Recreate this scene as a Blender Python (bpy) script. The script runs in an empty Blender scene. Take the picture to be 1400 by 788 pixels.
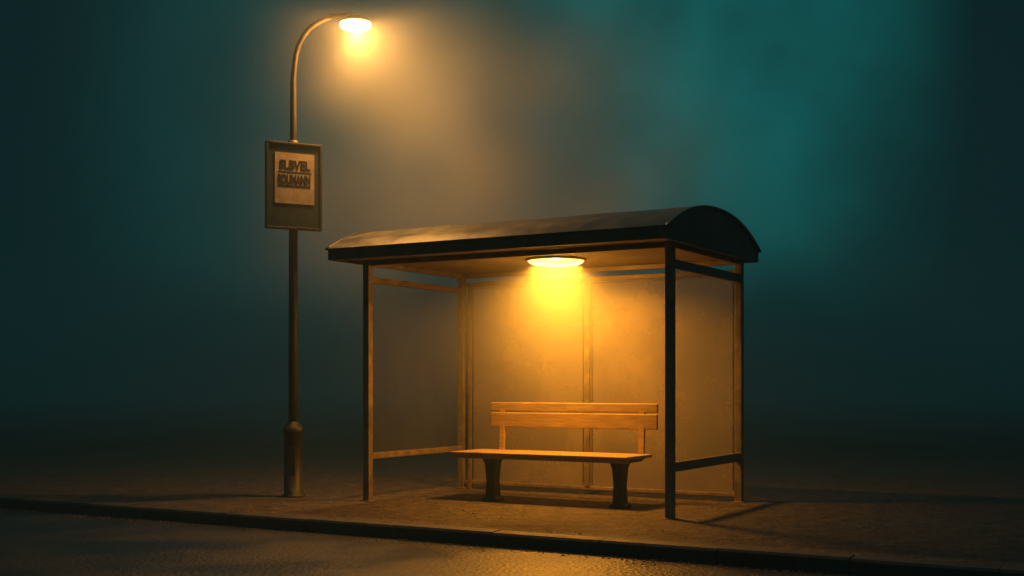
import bpy, bmesh, math, random
from mathutils import Vector, Matrix
random.seed(7)
scene=bpy.context.scene
scene.view_settings.view_transform='Standard'
scene.view_settings.look='None'
scene.view_settings.exposure=0
COL=scene.collection
F=1660.0; H=1.13
OX,OY=-1.383,11.65
ANG=math.atan2(-0.5027,0.8645)
ux,uy=math.cos(ANG),math.sin(ANG)
vx,vy=-uy,ux
def W(u,v,z=0): return Vector((OX+ux*u+vx*v, OY+uy*u+vy*v, z))

# ---------------- materials ----------------
def newmat(name):
    m=bpy.data.materials.new(name); m.use_nodes=True
    nt=m.node_tree; b=nt.nodes['Principled BSDF']; return m,nt,b
def surf(name,c1,c2,rough=0.5,metal=0.0,scale=8,bump=0.2,bscale=60,rvar=0.15,stretch=(1,1,1),bdist=0.01):
    m,nt,b=newmat(name); N=nt.nodes; L=nt.links
    tc=N.new('ShaderNodeTexCoord'); mp=N.new('ShaderNodeMapping'); mp.inputs['Scale'].default_value=stretch
    L.new(tc.outputs['Object'],mp.inputs['Vector'])
    n=N.new('ShaderNodeTexNoise'); n.inputs['Scale'].default_value=scale; n.inputs['Detail'].default_value=5; n.inputs['Roughness'].default_value=.65
    L.new(mp.outputs[0],n.inputs['Vector'])
    r=N.new('ShaderNodeValToRGB'); r.color_ramp.elements[0].position=.35; r.color_ramp.elements[1].position=.68
    r.color_ramp.elements[0].color=(*c1,1); r.color_ramp.elements[1].color=(*c2,1)
    L.new(n.outputs['Fac'],r.inputs[0]); L.new(r.outputs[0],b.inputs['Base Color'])
    mr=N.new('ShaderNodeMapRange'); mr.inputs['From Min'].default_value=.3; mr.inputs['From Max'].default_value=.7
    mr.inputs['To Min'].default_value=max(0,rough-rvar); mr.inputs['To Max'].default_value=min(1,rough+rvar)
    L.new(n.outputs['Fac'],mr.inputs['Value']); L.new(mr.outputs[0],b.inputs['Roughness'])
    b.inputs['Metallic'].default_value=metal
    n2=N.new('ShaderNodeTexNoise'); n2.inputs['Scale'].default_value=bscale; n2.inputs['Detail'].default_value=3
    L.new(mp.outputs[0],n2.inputs['Vector'])
    bp=N.new('ShaderNodeBump'); bp.inputs['Strength'].default_value=bump; bp.inputs['Distance'].default_value=bdist
    L.new(n2.outputs['Fac'],bp.inputs['Height']); L.new(bp.outputs[0],b.inputs['Normal'])
    return m
M_metal=surf('painted_steel',(.12,.09,.06),(.26,.20,.14),.45,.1,9,.15,120)
M_fascia=surf('fascia_steel',(.055,.045,.035),(.13,.105,.08),.42,.25,6,.15,120)
M_roof=surf('roof_sheet',(.025,.03,.03),(.12,.115,.10),.44,.4,3.2,.3,25,.14,(1,1,1),.01)
M_gable=surf('gable_panel',(.02,.035,.04),(.045,.065,.07),.45,.2,5,.1,60)
M_ceil=surf('ceiling_board',(.20,.17,.13),(.32,.27,.21),.7,0,4,.1,50)
M_wood=surf('varnished_wood',(.27,.18,.08),(.48,.35,.16),.42,0,5,.3,22,.1,(1,14,14),.004)
M_leg=surf('cast_iron',(.035,.033,.03),(.07,.06,.055),.5,.4,20,.2,90)
M_pole=surf('galvanised_pole',(.055,.05,.042),(.12,.105,.085),.5,.35,9,.15,80,.12,(1,1,.25))
M_signf=surf('sign_frame_paint',(.05,.045,.04),(.09,.08,.07),.45,.3,20,.1,120)
M_signb=surf('sign_board_paint',(.03,.05,.075),(.05,.08,.11),.5,.0,12,.1,120)
M_paper=surf('timetable_paper',(.42,.33,.24),(.66,.54,.40),.7,0,9,.1,60)
M_ink=surf('dark_ink',(.012,.014,.016),(.03,.03,.03),.6,0,30,.0,60)
M_kerb=surf('kerb_stone',(.028,.026,.024),(.07,.065,.055),.6,0,6,.5,70,.12,(1,1,1),.012)
M_stone=surf('pebble',(.05,.045,.04),(.15,.13,.11),.8,0,20,.3,80)

def ground_mat(name,c1,c2,rough,rvar,bump,fine,coarse,big=.5,spec=.5):
    m,nt,b=newmat(name); N=nt.nodes; L=nt.links
    b.inputs['Specular IOR Level'].default_value=spec
    tc=N.new('ShaderNodeTexCoord')
    a=N.new('ShaderNodeTexNoise'); a.inputs['Scale'].default_value=fine; a.inputs['Detail'].default_value=3
    c=N.new('ShaderNodeTexNoise'); c.inputs['Scale'].default_value=coarse; c.inputs['Detail'].default_value=6; c.inputs['Roughness'].default_value=.7
    g=N.new('ShaderNodeTexNoise'); g.inputs['Scale'].default_value=big; g.inputs['Detail'].default_value=3
    vo=N.new('ShaderNodeTexVoronoi'); vo.inputs['Scale'].default_value=fine*.45
    for x in (a,c,g,vo): L.new(tc.outputs['Object'],x.inputs['Vector'])
    mx=N.new('ShaderNodeMath'); mx.operation='MULTIPLY_ADD'; mx.inputs[1].default_value=.5
    L.new(a.outputs['Fac'],mx.inputs[0])
    m2=N.new('ShaderNodeMath'); m2.operation='MULTIPLY'; m2.inputs[1].default_value=.5
    L.new(c.outputs['Fac'],m2.inputs[0]); L.new(m2.outputs[0],mx.inputs[2])
    r=N.new('ShaderNodeValToRGB'); r.color_ramp.elements[0].position=.40; r.color_ramp.elements[1].position=.62
    r.color_ramp.elements[0].color=(*c1,1); r.color_ramp.elements[1].color=(*c2,1)
    L.new(mx.outputs[0],r.inputs[0]); L.new(r.outputs[0],b.inputs['Base Color'])
    mr=N.new('ShaderNodeMapRange'); mr.inputs['From Min'].default_value=.38; mr.inputs['From Max'].default_value=.62
    mr.inputs['To Min'].default_value=rough-rvar; mr.inputs['To Max'].default_value=rough+rvar
    L.new(g.outputs['Fac'],mr.inputs['Value']); L.new(mr.outputs[0],b.inputs['Roughness'])
    h=N.new('ShaderNodeMath'); h.operation='ADD'
    L.new(mx.outputs[0],h.inputs[0])
    h2=N.new('ShaderNodeMath'); h2.operation='MULTIPLY'; h2.inputs[1].default_value=.5
    L.new(vo.outputs['Distance'],h2.inputs[0]); L.new(h2.outputs[0],h.inputs[1])
    bp=N.new('ShaderNodeBump'); bp.inputs['Strength'].default_value=bump; bp.inputs['Distance'].default_value=.02
    L.new(h.outputs[0],bp.inputs['Height']); L.new(bp.outputs[0],b.inputs['Normal'])
    return m
M_pave=ground_mat('gritty_pavement',(.012,.009,.007),(.115,.085,.058),.8,.1,1.0,30,6)
M_ground=ground_mat('bare_earth',(.012,.009,.007),(.105,.08,.055),.85,.08,1.0,28,5)
M_road=ground_mat('wet_asphalt',(.007,.007,.008),(.028,.026,.024),.42,.10,.5,60,5,.9,.85)

def glass(name,fac,col,rough=.5):
    m=bpy.data.materials.new(name); m.use_nodes=True; nt=m.node_tree; N=nt.nodes; L=nt.links
    N.remove(N['Principled BSDF']); out=N['Material Output']
    tr=N.new('ShaderNodeBsdfTransparent'); tr.inputs[0].default_value=(.92,.95,.93,1)
    df=N.new('ShaderNodeBsdfDiffuse'); tl=N.new('ShaderNodeBsdfTranslucent'); gl=N.new('ShaderNodeBsdfGlossy'); gl.inputs['Roughness'].default_value=.42
    tc=N.new('ShaderNodeTexCoord'); n=N.new('ShaderNodeTexNoise'); n.inputs['Scale'].default_value=1.6; n.inputs['Detail'].default_value=7; n.inputs['Roughness'].default_value=.66
    L.new(tc.outputs['Object'],n.inputs['Vector'])
    mr=N.new('ShaderNodeMapRange'); mr.inputs['From Min'].default_value=.3; mr.inputs['From Max'].default_value=.7
    mr.inputs['To Min'].default_value=max(0,fac*.7); mr.inputs['To Max'].default_value=min(1,fac*1.3)
    L.new(n.outputs['Fac'],mr.inputs['Value'])
    df.inputs[0].default_value=(*col,1); tl.inputs[0].default_value=(*col,1)
    a=N.new('ShaderNodeMixShader'); a.inputs[0].default_value=.35; L.new(df.outputs[0],a.inputs[1]); L.new(tl.outputs[0],a.inputs[2])
    g=N.new('ShaderNodeMixShader'); g.inputs[0].default_value=.05; L.new(a.outputs[0],g.inputs[1]); L.new(gl.outputs[0],g.inputs[2])
    mx=N.new('ShaderNodeMixShader'); L.new(mr.outputs[0],mx.inputs[0]); L.new(tr.outputs[0],mx.inputs[1]); L.new(g.outputs[0],mx.inputs[2])
    L.new(mx.outputs[0],out.inputs['Surface']); return m
M_back=glass('frosted_panel',.38,(.55,.46,.33))
M_side=glass('misted_glass',.07,(.42,.38,.32))
def lens(name,col,s):
    m=bpy.data.materials.new(name); m.use_nodes=True; nt=m.node_tree; N=nt.nodes; L=nt.links
    N.remove(N['Principled BSDF']); out=N['Material Output']
    tr=N.new('ShaderNodeBsdfTransparent'); em=N.new('ShaderNodeEmission'); em.inputs[0].default_value=(*col,1); em.inputs[1].default_value=s
    ad=N.new('ShaderNodeAddShader'); L.new(tr.outputs[0],ad.inputs[0]); L.new(em.outputs[0],ad.inputs[1]); L.new(ad.outputs[0],out.inputs['Surface'])
    try: m.cycles.emission_sampling='NONE'
    except Exception: pass
    return m
M_lensA=lens('street_lamp_lens',(1,.80,.42),1.6)
M_lensB=lens('ceiling_lamp_lens',(1,.72,.26),1.5)

# ---------------- helpers ----------------
def empty(name,loc=(0,0,0),rot=0):
    e=bpy.data.objects.new(name,None); e.location=loc; e.rotation_euler=(0,0,rot); e.empty_display_size=.2; COL.objects.link(e); return e
def add(name,bm,mat,parent=None,bevel=0,smooth=False):
    me=bpy.data.meshes.new(name); bmesh.ops.recalc_face_normals(bm,faces=bm.faces); bm.to_mesh(me); bm.free()
    o=bpy.data.objects.new(name,me); COL.objects.link(o)
    if mat: me.materials.append(mat)
    if parent: o.parent=parent
    if smooth:
        for p in me.polygons: p.use_smooth=True
    if bevel:
        b=o.modifiers.new('bevel','BEVEL'); b.width=bevel; b.segments=2; b.limit_method='ANGLE'
    return o
def bbox(bm,a,b,c,mx=None):
    vs=[bm.verts.new((x,y,z)) for x in a for y in b for z in c]
    for f in ((0,1,3,2),(4,6,7,5),(0,4,5,1),(2,3,7,6),(0,2,6,4),(1,5,7,3)): bm.faces.new([vs[i] for i in f])
def box(name,par,a,b,c,mat,bevel=.004):
    bm=bmesh.new(); bbox(bm,a,b,c); return add(name,bm,mat,par,bevel)
def sweep(name,pts,rad,mat,par,seg=20):
    bm=bmesh.new(); rings=[]
    P=[Vector(p) for p in pts]
    for i,p in enumerate(P):
        t=(P[min(i+1,len(P)-1)]-P[max(i-1,0)]).normalized()
        a=t.cross(Vector((0,1,0))); a.normalize(); b=t.cross(a).normalized()
        r=rad[i] if isinstance(rad,list) else rad
        rings.append([bm.verts.new(p+a*r*math.cos(2*math.pi*k/seg)+b*r*math.sin(2*math.pi*k/seg)) for k in range(seg)])
    for r0,r1 in zip(rings,rings[1:]):
        for k in range(seg): bm.faces.new((r0[k],r0[(k+1)%seg],r1[(k+1)%seg],r1[k]))
    bm.faces.new(rings[0]); bm.faces.new(rings[-1])
    o=add(name,bm,mat,par)
    for p in o.data.polygons: p.use_smooth = len(p.vertices)==4
    return o
def lathe(name,prof,mat,par,loc=(0,0,0),seg=40,sx=1,sy=1,rot=None):
    bm=bmesh.new(); rings=[]
    for r,z in prof:
        if r<1e-5: rings.append([bm.verts.new((0,0,z))])
        else: rings.append([bm.verts.new((r*sx*math.cos(2*math.pi*k/seg),r*sy*math.sin(2*math.pi*k/seg),z)) for k in range(seg)])
    for a,b in zip(rings,rings[1:]):
        for k in range(seg):
            k2=(k+1)%seg
            if len(a)==1: bm.faces.new((a[0],b[k2],b[k]))
            elif len(b)==1: bm.faces.new((a[k],a[k2],b[0]))
            else: bm.faces.new((a[k],a[k2],b[k2],b[k]))
    o=add(name,bm,mat,par,smooth=True); o.location=loc
    if rot: o.rotation_euler=rot
    return o

# ---------------- ground, road, kerb ----------------
KV=-1.52
def strip(name,prof,u0,u1,mat):
    bm=bmesh.new(); n=24
    rows=[[bm.verts.new(W(u0+(u1-u0)*i/n,v,z)) for v,z in prof] for i in range(n+1)]
    for a,b in zip(rows,rows[1:]):
        for k in range(len(prof)-1): bm.faces.new((a[k],b[k],b[k+1],a[k+1]))
    return add(name,bm,mat)
RZ=-.10
strip('ground',[(-600,-.004),(-8.6,-.004),(-8.6,-.17),(KV+.1,-.17),(KV+.1,-.004),(600,-.004)],-600,600,M_ground)
strip('road',[(-8.5,RZ),(-5,RZ+.03),(KV+.02,RZ)],-200,200,M_road)
bm=bmesh.new()
U=[-30+.3*i for i in range(220)]; V=[KV+.14+.3*i for i in range(31)]
g=[[bm.verts.new(W(u,v,.003+(0 if j==0 else .004*(math.sin(u*1.7+v)*math.sin(v*2.3-u*.6))+.004))) for j,v in enumerate(V)] for u in U]
for a,b in zip(g,g[1:]):
    for j in range(len(V)-1): bm.faces.new((a[j],b[j],b[j+1],a[j+1]))
add('sidewalk',bm,M_pave,smooth=True)
strip('sidewalk.001',[(-14,.002),(-8.64,.002)],-60,60,M_pave)
for nm,va,vb in (('kerb',KV,KV+.15),('kerb.001',-8.66,-8.5)):
    bm=bmesh.new(); u=-40
    while u<40:
        l=.9; dz=random.uniform(-.003,.004); dv=random.uniform(-.004,.004)
        vs=[]
        for uu in (u+.004,u+l-.004):
            ring=[(va+dv,-.16),(va+dv,-.012+dz),(va+.012+dv,.006+dz),(vb,.010+dz),(vb,-.16)]
            vs.append([bm.verts.new(W(uu,v,z)) for v,z in ring])
        for k in range(5):
            bm.faces.new((vs[0][k],vs[0][(k+1)%5],vs[1][(k+1)%5],vs[1][k]))
        bm.faces.new(vs[0]); bm.faces.new(vs[1])
        u+=l
    add(nm,bm,M_kerb)
bm=bmesh.new()
for i in range(2200):
    u=random.uniform(-5,7)
    if random.random()<.35: v=KV-abs(random.gauss(0,.12))-.02; z=RZ+.002
    else: v=random.uniform(KV+.2,3.4); z=.006
    r=random.uniform(.004,.014)
    mt=Matrix.Translation(W(u,v,z))@Matrix.Rotation(random.random()*6,4,'Z')@Matrix.Diagonal((r,r*random.uniform(.6,1),r*.6,1))
    bmesh.ops.create_icosphere(bm,subdivisions=1,radius=1,matrix=mt)
add('gravel',bm,M_stone)

# ---------------- bus shelter ----------------
S=empty('bus_shelter',(OX,OY,0),ANG)
L_,D_=3.12,1.68; w=.035
UL,UR,VF,VB=-.15,3.27,-.42,1.80
ZB,ZT=2.285,2.385
for nm,u,v in (('post_front_left',0,0),('post_front_right',L_,0),('post_back_left',0,D_),('post_back_right',L_,D_)):
    box(nm,S,(u-w,u+w),(v-w,v+w),(.0,2.31),M_metal,.006)
    box(nm+'_base_plate',S,(u-w-.02,u+w+.02),(v-w-.02,v+w+.02),(.004,.016),M_metal,.003)
box('post_back_left_inner',S,(.085,.125),(D_-.02,D_+.02),(.0,2.20),M_metal,.004)
for nm,u in (('left',0),('right',L_)):
    hh=.028 if nm=='left' else .04
    box(f'rail_top_{nm}',S,(u-.022,u+.022),(w,D_-w),(2.13-hh,2.13+hh),M_metal)
    box(f'rail_bottom_{nm}',S,(u-.022,u+.022),(w,D_-w),(.435-hh,.435+hh),M_metal)
    box(f'glass_{nm}',S,(u-.005,u+.005),(w,D_-w),(.435+hh,2.13-hh),M_side,0)
box('rail_top_back',S,(w,L_-w),(D_-.022,D_+.022),(2.17,2.215),M_metal)
box('mullion_back',S,(1.49,1.545),(D_-.026,D_+.02),(.09,2.17),M_metal)
box('rail_foot_back',S,(w,L_-w),(D_-.018,D_+.018),(.055,.09),M_metal)
box('panel_back_left',S,(.125,1.49),(D_-.006,D_+.006),(.09,2.17),M_back,0)
box('panel_back_right',S,(1.545,L_-w),(D_-.006,D_+.006),(.09,2.17),M_back,0)
for nm,a,b in (('left',.125,1.49),('right',1.545,L_-w)):
    for q,(x0,x1,z0,z1) in enumerate(((a+.018,a+.026,.12,2.145),(b-.026,b-.018,.12,2.145),(a+.018,b-.018,2.145,2.153))):
        box(f'bead_{nm}_{q}',S,(x0,x1),(D_-.014,D_-.0065),(z0,z1),M_fascia,0)
box('beam_front',S,(w,L_-w),(-.02,.02),(2.262,2.31),M_metal)
box('beam_back',S,(w,L_-w),(D_-.02,D_+.02),(2.262,2.31),M_metal)
box('beam_left',S,(-.02,.02),(w,D_-w),(2.262,2.31),M_metal)
box('beam_right',S,(L_-.02,L_+.02),(w,D_-w),(2.262,2.31),M_metal)
box('ceiling',S,(UL+.03,UR-.03),(VF+.03,VB-.03),(2.312,2.33),M_ceil,0)
box('fascia_front',S,(UL,UR),(VF,VF+.03),(ZB,ZT),M_fascia,.006)
box('fascia_back',S,(UL,UR),(VB-.03,VB),(ZB,ZT),M_fascia,.006)
box('fascia_left',S,(UL,UL+.03),(VF+.031,VB-.031),(ZB,ZT-.002),M_fascia,.004)
box('fascia_right',S,(UR-.03,UR),(VF+.031,VB-.031),(ZB,ZT-.002),M_gable,.004)
VC=(VF+VB)/2; HW=(VB-VF)/2+.012
def arch(t,h): return ZT-.004+h*(1-abs(t)**2.25)
def shell(name,u0,u1,h,th,mat,segs=40,par=S,nu=24):
    bm=bmesh.new(); top=[];bot=[]
    for i in range(nu+1):
        u=u0+(u1-u0)*i/nu; a=[];b=[]
        for k in range(segs+1):
            t=-1+2*k/segs; v=VC+HW*t; wob=.006*math.sin(u*5.1+k*.4)*math.sin(u*2.3)*(1-t*t) if nu>2 else 0
            a.append(bm.verts.new((u,v,arch(t,h)+wob+th))); b.append(bm.verts.new((u,v,arch(t,h)-.002)))
        top.append(a);bot.append(b)
    for i in range(nu):
        for k in range(segs):
            bm.faces.new((top[i][k],top[i+1][k],top[i+1][k+1],top[i][k+1]))
            bm.faces.new((bot[i][k],bot[i][k+1],bot[i+1][k+1],bot[i+1][k]))
        bm.faces.new((top[i][0],bot[i][0],bot[i+1][0],top[i+1][0]))
        bm.faces.new((top[i][-1],top[i+1][-1],bot[i+1][-1],bot[i][-1]))
    for i in (0,nu):
        for k in range(segs): bm.faces.new((top[i][k],top[i][k+1],bot[i][k+1],bot[i][k]))
    return add(name,bm,mat,par,0,True)
HR=.265
o=shell('roof_sheet',UL-.01,UR+.01,HR,.012,M_roof)
m=o.modifiers.new('es','EDGE_SPLIT'); m.split_angle=math.radians(40)
shell('roof_rim_right',UR-.01,UR+.022,HR,.018,M_gable,40,S,1)
shell('roof_rim_left',UL-.022,UL+.01,HR,.018,M_roof,40,S,1)
for nm,u in (('gable_right',UR-.002),('gable_left',UL+.002)):
    bm=bmesh.new(); A=[]
    for k in range(41):
        t=-1+2*k/40; v=VC+HW*t*.995
        A.append(bm.verts.new((u,v,arch(t,HR)-.004)))
    A.append(bm.verts.new((u,VB-.01,ZT-.001))); A.append(bm.verts.new((u,VF+.01,ZT-.001)))
    bm.faces.new(A); add(nm,bm,M_gable,S)
bm=bmesh.new()
for i in range(9):
    u=UL+.1+i*(UR-UL-.2)/8
    bmesh.ops.create_uvsphere(bm,u_segments=8,v_segments=6,radius=.006,matrix=Matrix.Translation((u,VF-.001,ZB+.03)))
add('fascia_bolts',bm,M_fascia,S)

def point(name,loc,p,col,rad,par=None):
    l=bpy.data.lights.new(name,'POINT'); l.energy=p; l.color=col; l.shadow_soft_size=rad
    o=bpy.data.objects.new(name,l); COL.objects.link(o); o.location=loc
    if par: o.parent=par
    return o
def disc(name,loc,p,col,size,spread,par,tilt=0):
    l=bpy.data.lights.new(name,'AREA'); l.shape='DISK'; l.size=size; l.energy=p; l.color=col; l.spread=math.radians(spread)
    o=bpy.data.objects.new(name,l); COL.objects.link(o); o.location=loc; o.parent=par; o.rotation_euler=(0,tilt,0)
    return o
CL=W(1.63,.775,0)
C=empty('ceiling_lamp',(CL.x,CL.y,2.31))
lathe('lamp_rim',[(.0,-.001),(.285,-.001),(.29,-.010),(.283,-.018),(.262,-.018),(.262,-.010)],M_ceil,C)
lathe('lamp_diffuser',[(.261,-.012),(.255,-.034),(.22,-.052),(.14,-.062),(0,-.066)],M_lensB,C)
disc('lamp_panel',(0,0,-.069),118,(1,.385,.03),.50,160,C)
point('lamp_bulb',(0,0,-.042),24,(1,.385,.03),.024,C)

# ---------------- bench ----------------
B=empty('park_bench',(OX,OY,0),ANG)
for i in range(4):
    v0=.50+i*.14
    box(f'seat_slat_{i}',B,(.62,2.50),(v0,v0+.132),(.445,.475),M_wood,.007)
box('seat_edge',B,(.625,2.495),(.515,.535),(.415,.4445),M_wood,.004)
box('backrest_lower',B,(.725,2.54),(1.075,1.10),(.70,.845),M_wood,.008)
box('backrest_upper',B,(.725,2.54),(1.083,1.108),(.858,.945),M_wood,.008)
for i,u in enumerate((.86,2.38)):
    bm=bmesh.new(); bbox(bm,(u-.028,u+.028),(1.0,1.03),(.42,.93))
    for vv in bm.verts:
        if vv.co.z>.5: vv.co.y+=.086 if vv.co.y<1.02 else .092
        else: vv.co.y+=.055
    add(f'backrest_support_{i}',bm,M_wood,B,.004)
for i,u in enumerate((1.028,2.372)):
    bm=bmesh.new()
    prof=[(.0,.075,.085),(.03,.075,.085),(.045,.048,.07),(.2,.042,.06),(.36,.05,.075),(.414,.062,.10)]
    rings=[]
    for z,a,b in prof:
        rings.append([bm.verts.new((u+x*a,.62+y*b,z+.004)) for x,y in ((-1,-1),(1,-1),(1,1),(-1,1))])
    for r0,r1 in zip(rings,rings[1:]):
        for k in range(4): bm.faces.new((r0[k],r0[(k+1)%4],r1[(k+1)%4],r1[k]))
    bm.faces.new(rings[0]); bm.faces.new(rings[-1])
    add(f'leg_{i+1}',bm,M_leg,B,.008)
    box(f'seat_bracket_{i+1}',B,(u-.03,u+.03),(.735,1.05),(.405,.4445),M_leg,.004)

# ---------------- street lamp ----------------
PX,PY=-2.18,12.1; k=.00729
P=empty('street_lamp',(PX,PY,0))
lathe('base_sleeve',[(0,0),(.12,0),(.12,.02),(.092,.03),(.09,.62),(.098,.63),(.1,.68),(.085,.70),(.062,.735),(.05,.75)],M_leg,P,(0,0,.004))
box('access_door',P,(-.035,.035),(-.0935,-.08),(.22,.5),M_leg,.004)
def Z(y): return H+(525-y)*k
path=[(0,0,.7),(0,0,1.6),(0,0,2.6)]; rad=[.048,.046,.044]
path+=[(0,0,2.9),(0,0,3.4),(.0,0,Z(130)),(.0,0,Z(110))]; rad+=[.042,.034,.031,.030]
for x,y in ((403,92),(405,76),(409,62),(415,50),(423,40),(433,32),(445,26),(457,22.5),(470,21.5),(482,22)):
    path.append(((x-401.5)*k,0,Z(y))); rad.append(.026)
sweep('pole',path,rad,M_pole,P)
lathe('pole_collar',[(.0,-.03),(.05,-.03),(.052,0),(.05,.03),(.0,.03)],M_pole,P,(0,0,3.52),24)
hx=(486-401)*k; hz=Z(31)
lathe('lamp_head',[(.0,.07),(.05,.067),(.10,.052),(.14,.028),(.160,.004),(.158,-.003),(.152,-.002),(.12,.025),(.0,.04)],M_pole,P,(hx,0,hz),40,1,.85)
lathe('lamp_lens',[(.152,-.001),(.158,-.025),(.148,-.050),(.115,-.072),(.065,-.085),(0,-.09)],M_lensA,P,(hx,0,hz),40,1,.85)
disc('lamp_panel',(hx,0,hz-.094),95,(1,.45,.09),.24,175,P,math.radians(-34))
point('lamp_bulb',(hx,0,hz-.055),165,(1,.45,.09),.03,P)

# ---------------- bus stop sign ----------------
sa=math.radians(27)
n=Vector((math.sin(sa),-math.cos(sa),0))
G=empty('bus_stop_sign',(PX+n.x*.085-.02,PY+n.y*.085,3.085),sa)
sw,sh=.285,.43
box('board',G,(-sw+.02,sw-.02),(-.012,.02),(-sh+.02,sh-.02),M_signb,.0)
box('frame_top',G,(-sw,sw),(-.024,.026),(sh-.024,sh),M_signf,.004)
box('frame_bottom',G,(-sw,sw),(-.024,.026),(-sh,-sh+.024),M_signf,.004)
box('frame_left',G,(-sw,-sw+.024),(-.024,.026),(-sh+.0245,sh-.0245),M_signf,.004)
box('frame_right',G,(sw-.024,sw),(-.024,.026),(-sh+.0245,sh-.0245),M_signf,.004)
box('poster',G,(-.195,.205),(-.017,-.0125),(-.175,.325),M_paper,.0)
def txt(name,s,x,z,size,mat,off=.0,wid=None):
    c=bpy.data.curves.new(name,'FONT'); c.body=s; c.size=size; c.extrude=.0012; c.align_x='CENTER'; c.offset=off
    o=bpy.data.objects.new(name,c); COL.objects.link(o); c.materials.append(mat); o.parent=G
    o.location=(x,-.0185,z); o.rotation_euler=(math.pi/2,0,0)
    bpy.context.view_layer.update()
    if wid: o.scale=(wid/o.dimensions.x,1,1)
    return o
txt('text_line_1','SLBVEL',0.005,.165,.125,M_ink,.004,.31)
txt('text_line_2','RDUMANN',0.0,.02,.125,M_ink,.006,.33)
box('text_rule',G,(-.165,.175),(-.0185,-.0172),(.128,.140),M_ink,0)
box('text_rule_2',G,(-.165,.165),(-.0185,-.0172),(-.012,.008),M_ink,0)
for i,z in enumerate((-.25,.25)):
    box(f'bracket_{i}',G,(-.06,.09),(.0265,.05),(z-.02,z+.02),M_signf,.003)

# ---------------- fog ----------------
FG=empty('fog')
def volmat(name,d,col=(.93,.95,.93)):
    m=bpy.data.materials.new(name); m.use_nodes=True; nt=m.node_tree; nt.nodes.remove(nt.nodes['Principled BSDF'])
    vs=nt.nodes.new('ShaderNodeVolumeScatter'); vs.inputs['Density'].default_value=d; vs.inputs['Color'].default_value=(*col,1); vs.inputs['Anisotropy'].default_value=.0
    nt.links.new(vs.outputs[0],nt.nodes['Material Output'].inputs['Volume'])
    return m
def volbox(name,lo,hi,mat):
    bm=bmesh.new(); bbox(bm,(lo[0],hi[0]),(lo[1],hi[1]),(lo[2],hi[2])); return add(name,bm,mat,FG)
volbox('air',(-150,-40,-.6),(150,220,13),volmat('air',.010,(.55,.9,.92)))
volbox('far_bank',(-140,22,-.5),(140,215,3.6),volmat('far_bank',.03,(.5,.9,.92)))
LX=PX+hx
m=volmat('drifting_mist',0.05,(.92,.95,.92)); nt=m.node_tree; N=nt.nodes; L=nt.links
vs=[x for x in N if x.type=='VOLUME_SCATTER'][0]
tc=N.new('ShaderNodeTexCoord')
def ell(c,r,amp):
    e=N.new('ShaderNodeMapping'); e.vector_type='POINT'
    e.inputs['Scale'].default_value=tuple(1/q for q in r); e.inputs['Location'].default_value=tuple(-c[i]/r[i] for i in range(3))
    L.new(tc.outputs['Object'],e.inputs['Vector'])
    ln=N.new('ShaderNodeVectorMath'); ln.operation='LENGTH'; L.new(e.outputs[0],ln.inputs[0])
    fd=N.new('ShaderNodeMapRange'); fd.interpolation_type='SMOOTHSTEP'; fd.inputs['From Min'].default_value=0; fd.inputs['From Max'].default_value=1; fd.inputs['To Min'].default_value=amp; fd.inputs['To Max'].default_value=0
    L.new(ln.outputs['Value'],fd.inputs['Value']); return fd
def math2(op,a,b):
    q=N.new('ShaderNodeMath'); q.operation=op; L.new(a.outputs[0],q.inputs[0])
    if isinstance(b,(int,float)): q.inputs[1].default_value=b
    else: L.new(b.outputs[0],q.inputs[1])
    return q
no=N.new('ShaderNodeTexNoise'); no.inputs['Scale'].default_value=.95; no.inputs['Detail'].default_value=0.0
L.new(tc.outputs['Object'],no.inputs['Vector'])
mr=N.new('ShaderNodeMapRange'); mr.inputs['From Min'].default_value=.32; mr.inputs['From Max'].default_value=.68; mr.inputs['To Min'].default_value=.05; mr.inputs['To Max'].default_value=.21
L.new(no.outputs['Fac'],mr.inputs['Value'])
base=math2('MULTIPLY',mr,ell((-.3,12.9,3.2),(3.5,2.3,2.8),1.2))
tot=math2('ADD',base,ell((LX+.15,12.1,4.7),(1.6,1.2,1.5),.085))
tot=math2('ADD',tot,ell((CL.x,CL.y+.1,1.9),(1.6,1.1,1.4),.25))
L.new(tot.outputs[0],vs.inputs['Density'])
volbox('mist',(-3.8,10.6,.2),(3.2,15.2,6.0),m)
try: m.cycles.volume_step_rate=1.0
except Exception as e: print(e)

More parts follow.
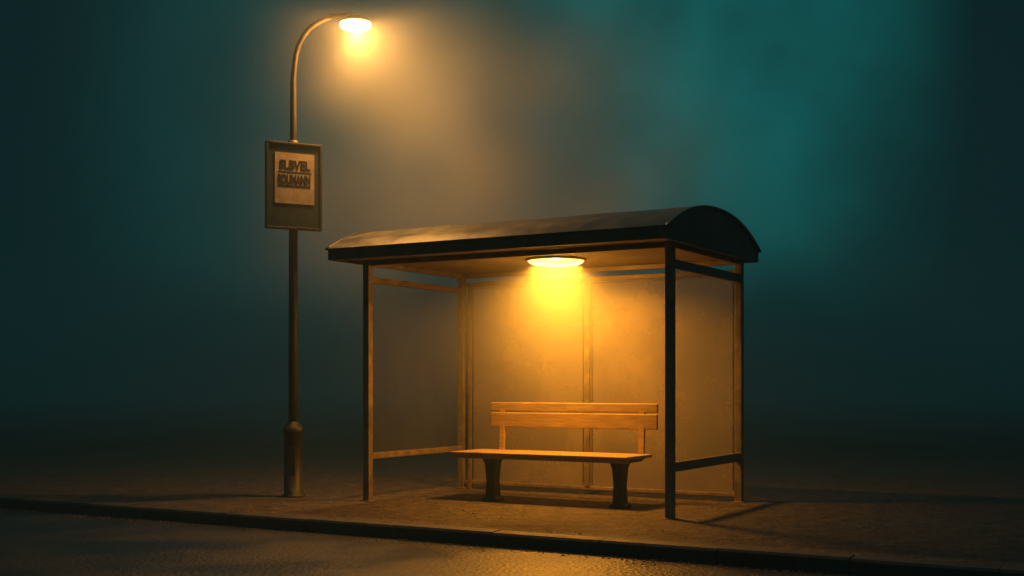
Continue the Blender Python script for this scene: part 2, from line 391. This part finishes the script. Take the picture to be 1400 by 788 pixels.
# ---------------- world ----------------
wd=bpy.data.worlds.new('World'); scene.world=wd; wd.use_nodes=True; nt=wd.node_tree; N=nt.nodes; L=nt.links
bg=N['Background']
tc=N.new('ShaderNodeTexCoord')
def lobe(g,zs,ang,lo,hi,nscale):
    sc=N.new('ShaderNodeVectorMath'); sc.operation='MULTIPLY'; sc.inputs[1].default_value=(1,1,zs); L.new(tc.outputs['Generated'],sc.inputs[0])
    nm=N.new('ShaderNodeVectorMath'); nm.operation='NORMALIZE'; L.new(sc.outputs[0],nm.inputs[0])
    dt=N.new('ShaderNodeVectorMath'); dt.operation='DOT_PRODUCT'; dt.inputs[1].default_value=Vector(g).normalized(); L.new(nm.outputs[0],dt.inputs[0])
    f=N.new('ShaderNodeMapRange'); f.interpolation_type='SMOOTHSTEP'; f.inputs['From Min'].default_value=math.cos(math.radians(ang)); f.inputs['From Max'].default_value=1.0; L.new(dt.outputs['Value'],f.inputs['Value'])
    no=N.new('ShaderNodeTexNoise'); no.inputs['Scale'].default_value=nscale; no.inputs['Detail'].default_value=3; no.inputs['Roughness'].default_value=.5; L.new(tc.outputs['Generated'],no.inputs['Vector'])
    nr=N.new('ShaderNodeMapRange'); nr.inputs['From Min'].default_value=.35; nr.inputs['From Max'].default_value=.65; nr.inputs['To Min'].default_value=lo; nr.inputs['To Max'].default_value=hi; L.new(no.outputs['Fac'],nr.inputs['Value'])
    mu=N.new('ShaderNodeMath'); mu.operation='MULTIPLY'; L.new(f.outputs[0],mu.inputs[0]); L.new(nr.outputs[0],mu.inputs[1]); return mu
a=lobe((.0,1,.06),.45,22,.20,.48,6)
b=lobe((.18,1,.12),.35,11,.25,.80,8)
sm=N.new('ShaderNodeMath'); sm.operation='ADD'; L.new(a.outputs[0],sm.inputs[0]); L.new(b.outputs[0],sm.inputs[1]); sm.use_clamp=True
sp=N.new('ShaderNodeSeparateXYZ'); L.new(tc.outputs['Generated'],sp.inputs[0])
zr=N.new('ShaderNodeMapRange'); zr.interpolation_type='SMOOTHSTEP'; zr.inputs['From Min'].default_value=.4; zr.inputs['From Max'].default_value=.95; L.new(sp.outputs['Z'],zr.inputs['Value'])
m0=N.new('ShaderNodeMix'); m0.data_type='RGBA'; m0.inputs[6].default_value=(.0003,.0135,.0175,1); m0.inputs[7].default_value=(.002,.08,.095,1); L.new(zr.outputs[0],m0.inputs[0])
mx=N.new('ShaderNodeMix'); mx.data_type='RGBA'; L.new(m0.outputs[2],mx.inputs[6]); mx.inputs[7].default_value=(.001,.14,.14,1)
L.new(sm.outputs[0],mx.inputs[0]); L.new(mx.outputs[2],bg.inputs['Color']); bg.inputs['Strength'].default_value=1.0
try:
    wd.cycles.sampling_method='MANUAL'; wd.cycles.sample_map_resolution=256
except Exception as e: print(e)

# ---------------- camera ----------------
cam=bpy.data.cameras.new('camera'); co=bpy.data.objects.new('camera',cam); COL.objects.link(co)
cam.sensor_width=36; cam.lens=36*F/1400; cam.shift_y=(525-394)/1400; cam.clip_end=2000
co.location=(0,0,H); co.rotation_euler=(math.pi/2,0,0)
scene.camera=co
